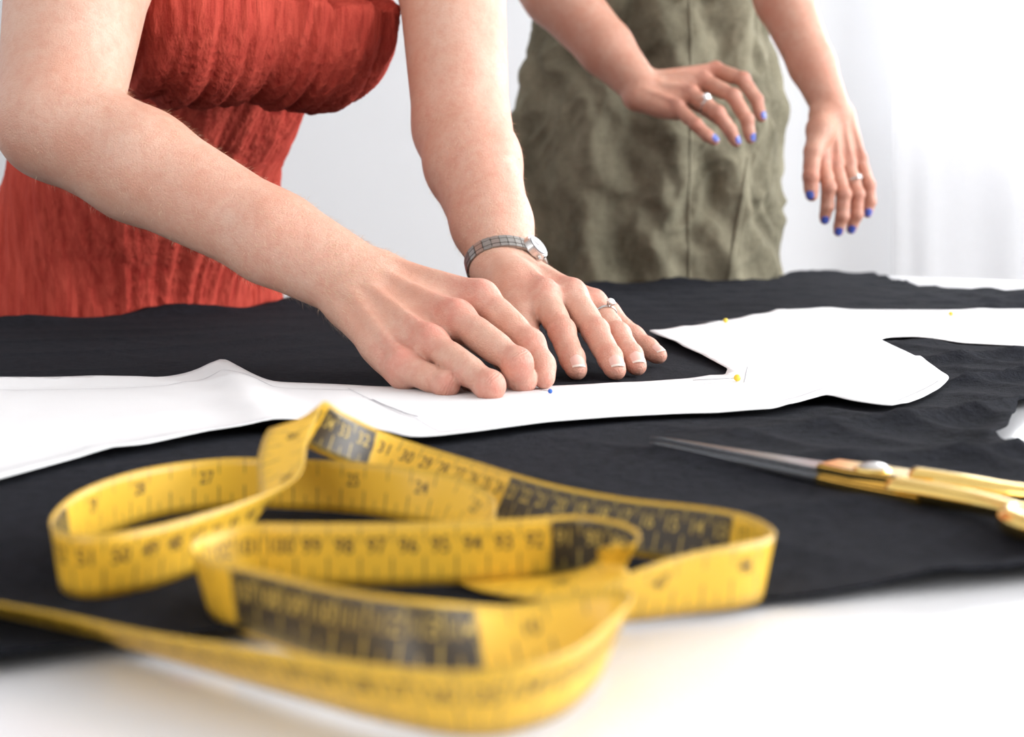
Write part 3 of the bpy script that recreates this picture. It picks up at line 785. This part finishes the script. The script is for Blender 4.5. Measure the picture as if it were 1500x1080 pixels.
def tick(mult,w,vmax,edge):
    fr=tm.math('FRACT',tm.math('ADD',tm.math('MULTIPLY',U,mult),.5)); a=tm.math('LESS_THAN',tm.math('ABSOLUTE',tm.math('SUBTRACT',fr,.5)),w*mult/2)
    b=tm.math('LESS_THAN',Vv,vmax) if edge==0 else tm.math('GREATER_THAN',Vv,1-vmax)
    return tm.math('MULTIPLY',a,b)
tk=tick(1,.055,.46,0)
for q_ in (tick(2,.04,.30,0),tick(10,.026,.16,0),tick(1,.045,.30,1),tick(10,.022,.12,1)): tk=tm.math('MAXIMUM',tk,q_)
nz=tm.noise(12,3); dA=tm.attr('dark')
inner=tm.math('MULTIPLY',tm.math('GREATER_THAN',dA,.5),tm.math('GREATER_THAN',Vv,.07))
inner=tm.math('MULTIPLY',inner,tm.math('LESS_THAN',Vv,.93))
yel=tm.mix(nz,(.84,.52,.050),(.74,.42,.028)); drk=(.045,.033,.020)
base=tm.mix(inner,yel,drk); tc=tm.mix(inner,(.12,.085,.03),(.50,.36,.08))
tm.l(tm.mix(tk,base,tc),tm.b.inputs['Base Color']); tm.set(Roughness=.40); tm.l(tm.bump(tm.noise(300,2),.08,.0005),tm.b.inputs['Normal'])
ob=mesh_np('ribbon',V,F,tm.m,tape); me=ob.data
uv=me.uv_layers.new(name='UVMap'); vi=np.empty(len(me.loops),np.int32); me.loops.foreach_get('vertex_index',vi)
uu=ss[vi%ns]*100; vv=(vi//ns)/(nv-1); uv.data.foreach_set('uv',np.stack([uu,vv],1).astype(np.float32).ravel())
da=np.array([1.0 if isdark(x) else 0.0 for x in ss],np.float32)
at=me.attributes.new('dark','FLOAT','POINT'); at.data.foreach_set('value',np.tile(da,nv))
m=ob.modifiers.new('s','SOLIDIFY'); m.thickness=.0005; m.offset=0
def glyphs(txt):
    cu=bpy.data.curves.new('t','FONT'); cu.body=txt; cu.size=1; cu.align_x='CENTER'; cu.resolution_u=2; cu.offset=.004
    o=bpy.data.objects.new('t',cu); me=o.to_mesh()
    vs=np.array([v.co[:2] for v in me.vertices]); fs=[tuple(p.vertices) for p in me.polygons]; o.to_mesh_clear()
    bpy.data.objects.remove(o); bpy.data.curves.remove(cu); return vs,fs
def at_s(x,w,off):
    x=np.clip(x,0,Ltot); f=lambda A: np.stack([np.interp(x,ss,A[:,i]) for i in range(3)],1)
    return f(CC)+f(WW)*w[:,None]+f(NN)*off
VD=[];FD=[];MD=[];base_=0
ncm=int(Ltot*100)
for side in (1,-1):
    for k in range(1,ncm):
        sx=(k+.5)/100; dd=isdark(sx)
        if side==-1 and not dd and k%3: continue
        lab=str(max(1,ncm-k)) if (side==1 or dd) else str(1+k//3)
        vs,fs=glyphs(lab)
        if len(vs)==0: continue
        h=.0066 if (side==1 or dd) else .0060
        x=vs[:,0]*h*.95; y=(vs[:,1]-.35)*h*1.15+.0030
        pts=at_s(sx+side*x*1.0,y,side*.00042)
        VD.append(pts); FD+=[tuple(i+base_ for i in f) for f in fs]; MD+=[1 if dd else 0]*len(fs); base_+=len(pts)
me=bpy.data.meshes.new('printed_numbers'); me.from_pydata([tuple(p) for p in np.concatenate(VD)],[],FD)
me.materials.append(simple('tape_ink',(.07,.05,.025),.5)); me.materials.append(simple('tape_ink_yellow',(.55,.39,.09),.5))
me.polygons.foreach_set('material_index',MD); o=bpy.data.objects.new('printed_numbers',me); link(o,tape)

# ================================================================ SCISSORS
sc=empty('tailor_scissors')
tip=np.array([.067,.668]); piv=np.array([.152,.566]); dr=nrm(piv-tip); pr=np.array([-dr[1],dr[0]])
def plate(name,outline,z0,z1,mat,bev=.0006,tilt=0):
    bm=bmesh.new()
    pts=[tip+dr*a+pr*b for a,b in outline]
    lo=[bm.verts.new((p[0],p[1],T+z0)) for p in pts]; f=bm.faces.new(lo)
    r=bmesh.ops.extrude_face_region(bm,geom=[f]); 
    for v in [v for v in r['geom'] if isinstance(v,bmesh.types.BMVert)]: v.co.z=T+z1
    bmesh.ops.recalc_face_normals(bm,faces=bm.faces[:])
    bmesh.ops.bevel(bm,geom=[e for e in bm.edges if e.calc_face_angle(0)>.6],offset=bev,segments=2,affect='EDGES')
    return from_bm(name,bm,mat,sc)
s0=.108
plate('blade_upper',[(0,0),(.05,.0035),(s0,.0085),(s0,-.0075),(.05,-.0040)],.0082,.0108,steel)
plate('blade_lower',[(0,-.0005),(.05,.0045),(s0,.0095),(s0,-.0095),(.05,-.0058)],.0055,.0080,steel)
def rod(name,pts,rads,mat,flat=1.0,closed=False,n=14):
    Pn=np.array([[*(tip+dr*a+pr*b),T+c] for a,b,c in pts])
    if closed: Pn=np.vstack([Pn,Pn[:1]])
    R=np.interp(np.linspace(0,1,(len(Pn)-1)*8+1),np.linspace(0,1,len(rads)),rads)
    D_=catmull(Pn,8); 
    tg=np.gradient(D_,axis=0)
    if closed: tg[0]=tg[-1]=D_[1]-D_[-2]
    tg/=np.linalg.norm(tg,axis=1,keepdims=True)
    bm=bmesh.new(); rows=[]
    for i in range(len(D_)):
        sd=nrm(np.cross([0,0,1],tg[i])); up=np.cross(tg[i],sd)
        rows.append([bm.verts.new(D_[i]+sd*math.cos(2*math.pi*j/n)*R[i]+up*math.sin(2*math.pi*j/n)*R[i]*flat) for j in range(n)])
    for i in range(len(D_)-1):
        for j in range(n): bm.faces.new((rows[i][j],rows[i][(j+1)%n],rows[i+1][(j+1)%n],rows[i+1][j]))
    if not closed:
        bm.faces.new(rows[0][::-1]); bm.faces.new(rows[-1])
    return from_bm(name,bm,mat,sc,True)
plate('ricasso_upper',[(s0-.002,.0088),(s0+.012,.0110),(s0+.030,.0125),(s0+.048,.0120),(s0+.055,.004),(s0+.040,-.0060),(s0+.015,-.0098),(s0-.002,-.0080)],.0085,.0128,gold,.0011)
plate('ricasso_lower',[(s0-.001,.0095),(s0+.015,.0105),(s0+.035,.006),(s0+.055,-.003),(s0+.052,-.0125),(s0+.030,-.0130),(s0+.012,-.0120),(s0-.001,-.0098)],.0042,.0083,gold,.0011)
rod('handle_upper',[(s0+.038,.006,.0108),(s0+.058,.008,.0110),(s0+.078,.011,.0105),(s0+.10,.020,.010)],[.0062,.0055,.0050,.0045],gold,.75)
rod('handle_lower',[(s0+.036,-.005,.0075),(s0+.058,-.007,.0085),(s0+.080,-.010,.009),(s0+.10,-.018,.010)],[.0065,.0058,.0052,.0045],gold,.8)
def bow(name,cx,cy,rx,ry,zc):
    pts=[(cx+rx*math.cos(t),cy+ry*math.sin(t),zc) for t in np.linspace(0,2*math.pi,17)[:-1]]
    rod(name,pts,[.0045,.0045],gold,1.1,True)
bow('finger_bow',s0+.142,.028,.042,.016,.0098); bow('thumb_bow',s0+.134,-.026,.034,.015,.0098)
bm=bmesh.new(); pc=tip+dr*(s0+.022)
bmesh.ops.create_uvsphere(bm,u_segments=28,v_segments=14,radius=.0068,matrix=Matrix.Translation((pc[0],pc[1],T+.0128))@Matrix.Diagonal((1,1,.42,1)))
from_bm('pivot_screw',bm,silver,sc,True)
bm=bmesh.new(); bmesh.ops.create_cone(bm,cap_ends=True,segments=28,radius1=.0082,radius2=.0076,depth=.0012,matrix=Matrix.Translation((pc[0],pc[1],T+.0132)))
from_bm('pivot_washer',bm,gold,sc)

# ================================================================ ROOM
X0,X1,Y0,Y1,H=-2.4,2.7,-2.2,3.7,2.7
def boxes(name,bl,mat,parent=None):
    bm=bmesh.new()
    for lo,hi in bl: add_box(bm,lo,hi)
    return from_bm(name,bm,mat,parent)
boxes('floor',[((X0-.1,Y0,-.06),(X1+.1,Y1+.1,0))],floorm)
boxes('ceiling',[((X0-.1,Y0,H),(X1+.1,Y1+.1,H+.06))],ceilm)
wx0,wx1,wz0,wz1=1.22,2.45,T+.37,2.4
boxes('wall_back',[((X0,Y1,0),(wx0,Y1+.12,H)),((wx1,Y1,0),(X1,Y1+.12,H)),((wx0,Y1,0),(wx1,Y1+.12,wz0)),((wx0,Y1,wz1),(wx1,Y1+.12,H))],wallm)
boxes('wall_left',[((X0-.12,Y0,0),(X0,Y1+.12,H))],wallm)
ry0,ry1=-.6,2.6
boxes('wall_right',[((X1,Y0,0),(X1+.12,ry0,H)),((X1,ry1,0),(X1+.12,Y1+.12,H)),((X1,ry0,0),(X1+.12,ry1,.8)),((X1,ry0,2.5),(X1+.12,ry1,H))],wallm)
boxes('baseboard_back',[((X0,Y1-.015,0),(X1,Y1,.09))],trimw)
fw=.05
boxes('window_1',[((wx0,Y1+.03,wz0),(wx0+fw,Y1+.09,wz1)),((wx1-fw,Y1+.03,wz0),(wx1,Y1+.09,wz1)),((wx0,Y1+.03,wz0),(wx1,Y1+.09,wz0+fw)),((wx0,Y1+.03,wz1-fw),(wx1,Y1+.09,wz1)),(((wx0+wx1)/2-.025,Y1+.03,wz0),((wx0+wx1)/2+.025,Y1+.09,wz1)),((wx0-.05,Y1-.08,wz0-.03),(wx1+.05,Y1+.03,wz0))],trimw)
boxes('window_2',[((X1+.03,ry0,.8),(X1+.09,ry0+fw,2.5)),((X1+.03,ry1-fw,.8),(X1+.09,ry1,2.5)),((X1+.03,ry0,.8),(X1+.09,ry1,.85)),((X1+.03,ry0,2.45),(X1+.09,ry1,2.5)),((X1+.03,1.0,.8),(X1+.09,1.05,2.5))],trimw)
cm=NT('sheer_curtain_voile'); tr=cm.n('ShaderNodeBsdfTransparent'); tl=cm.n('ShaderNodeBsdfTranslucent'); df=cm.n('ShaderNodeBsdfDiffuse')
for nd in (tl,df): nd.inputs['Color'].default_value=(.78,.78,.80,1)
m1=cm.n('ShaderNodeMixShader'); m1.inputs[0].default_value=.5; cm.l(tl.outputs[0],m1.inputs[1]); cm.l(df.outputs[0],m1.inputs[2])
wv=cm.noise(600,1); m2=cm.n('ShaderNodeMixShader'); cm.l(cm.math('MULTIPLY_ADD',wv,.2,.50),m2.inputs[0]); cm.l(tr.outputs[0],m2.inputs[1]); cm.l(m1.outputs[0],m2.inputs[2]); cm.l(m2.outputs[0],cm.o.inputs[0])
nx,nz_=260,12; xs=np.linspace(.985,2.62,nx); zs=np.linspace(.03,2.55,nz_)
V=[(x,Y1-.16+.013*math.sin(x*34+1.6*math.sin(x*9)+.15*z_)+.005*math.sin(x*67+2*math.sin(x*13)),z_) for z_ in zs for x in xs]
F=[(j*nx+i,j*nx+i+1,(j+1)*nx+i+1,(j+1)*nx+i) for j in range(nz_-1) for i in range(nx-1)]
mesh_np('sheer_curtain',V,F,cm.m)
bm=bmesh.new(); bmesh.ops.create_cone(bm,cap_ends=True,segments=16,radius1=.012,radius2=.012,depth=1.8,matrix=Matrix.Translation((1.8,Y1-.16,2.56))@Matrix.Rotation(math.pi/2,4,'Y'))
from_bm('curtain_rod',bm,silver,None,True)

# ================================================================ LIGHT
def area(name,loc,target,sx,sy,power,col=(1,1,1)):
    l=bpy.data.lights.new(name,'AREA'); l.shape='RECTANGLE'; l.size=sx; l.size_y=sy; l.energy=power; l.color=col
    o=bpy.data.objects.new(name,l); link(o); o.location=loc
    o.rotation_euler=(Vector(target)-Vector(loc)).to_track_quat('-Z','Y').to_euler(); return o
area('daylight_window_back',((wx0+wx1)/2,Y1+.35,(wz0+wz1)/2),((wx0+wx1)/2-.3,0,1.2),1.3,1.5,105,(.97,.985,1))
area('daylight_window_right',(X1+.35,(ry0+ry1)/2,1.75),(0,1.1,.9),3.2,1.7,200,(.98,.99,1))
area('fill_front',(-1.5,Y0-.1,2.2),(0,1.3,.9),1.8,1.2,38,(1,.98,.96))  # added soft fill from the open camera side; no window is modelled here
w=bpy.data.worlds.new('w'); bpy.context.scene.world=w; w.use_nodes=True
bg=w.node_tree.nodes['Background']; bg.inputs[0].default_value=(.95,.97,1,1); bg.inputs[1].default_value=.64

cam=bpy.data.cameras.new('camera'); co=bpy.data.objects.new('camera',cam); link(co)
co.location=(0,0,T+CAMH); co.rotation_euler=(math.pi/2,0,0); cam.lens=48; cam.sensor_width=36; cam.shift_y=-230/1500
cam.clip_start=.02; cam.dof.use_dof=True; cam.dof.focus_distance=.95; cam.dof.aperture_fstop=8.5
bpy.context.scene.camera=co
vs_=bpy.context.scene.view_settings; vs_.view_transform='Standard'; vs_.look='None'; vs_.exposure=0.06
print('done',time.time()-T0)
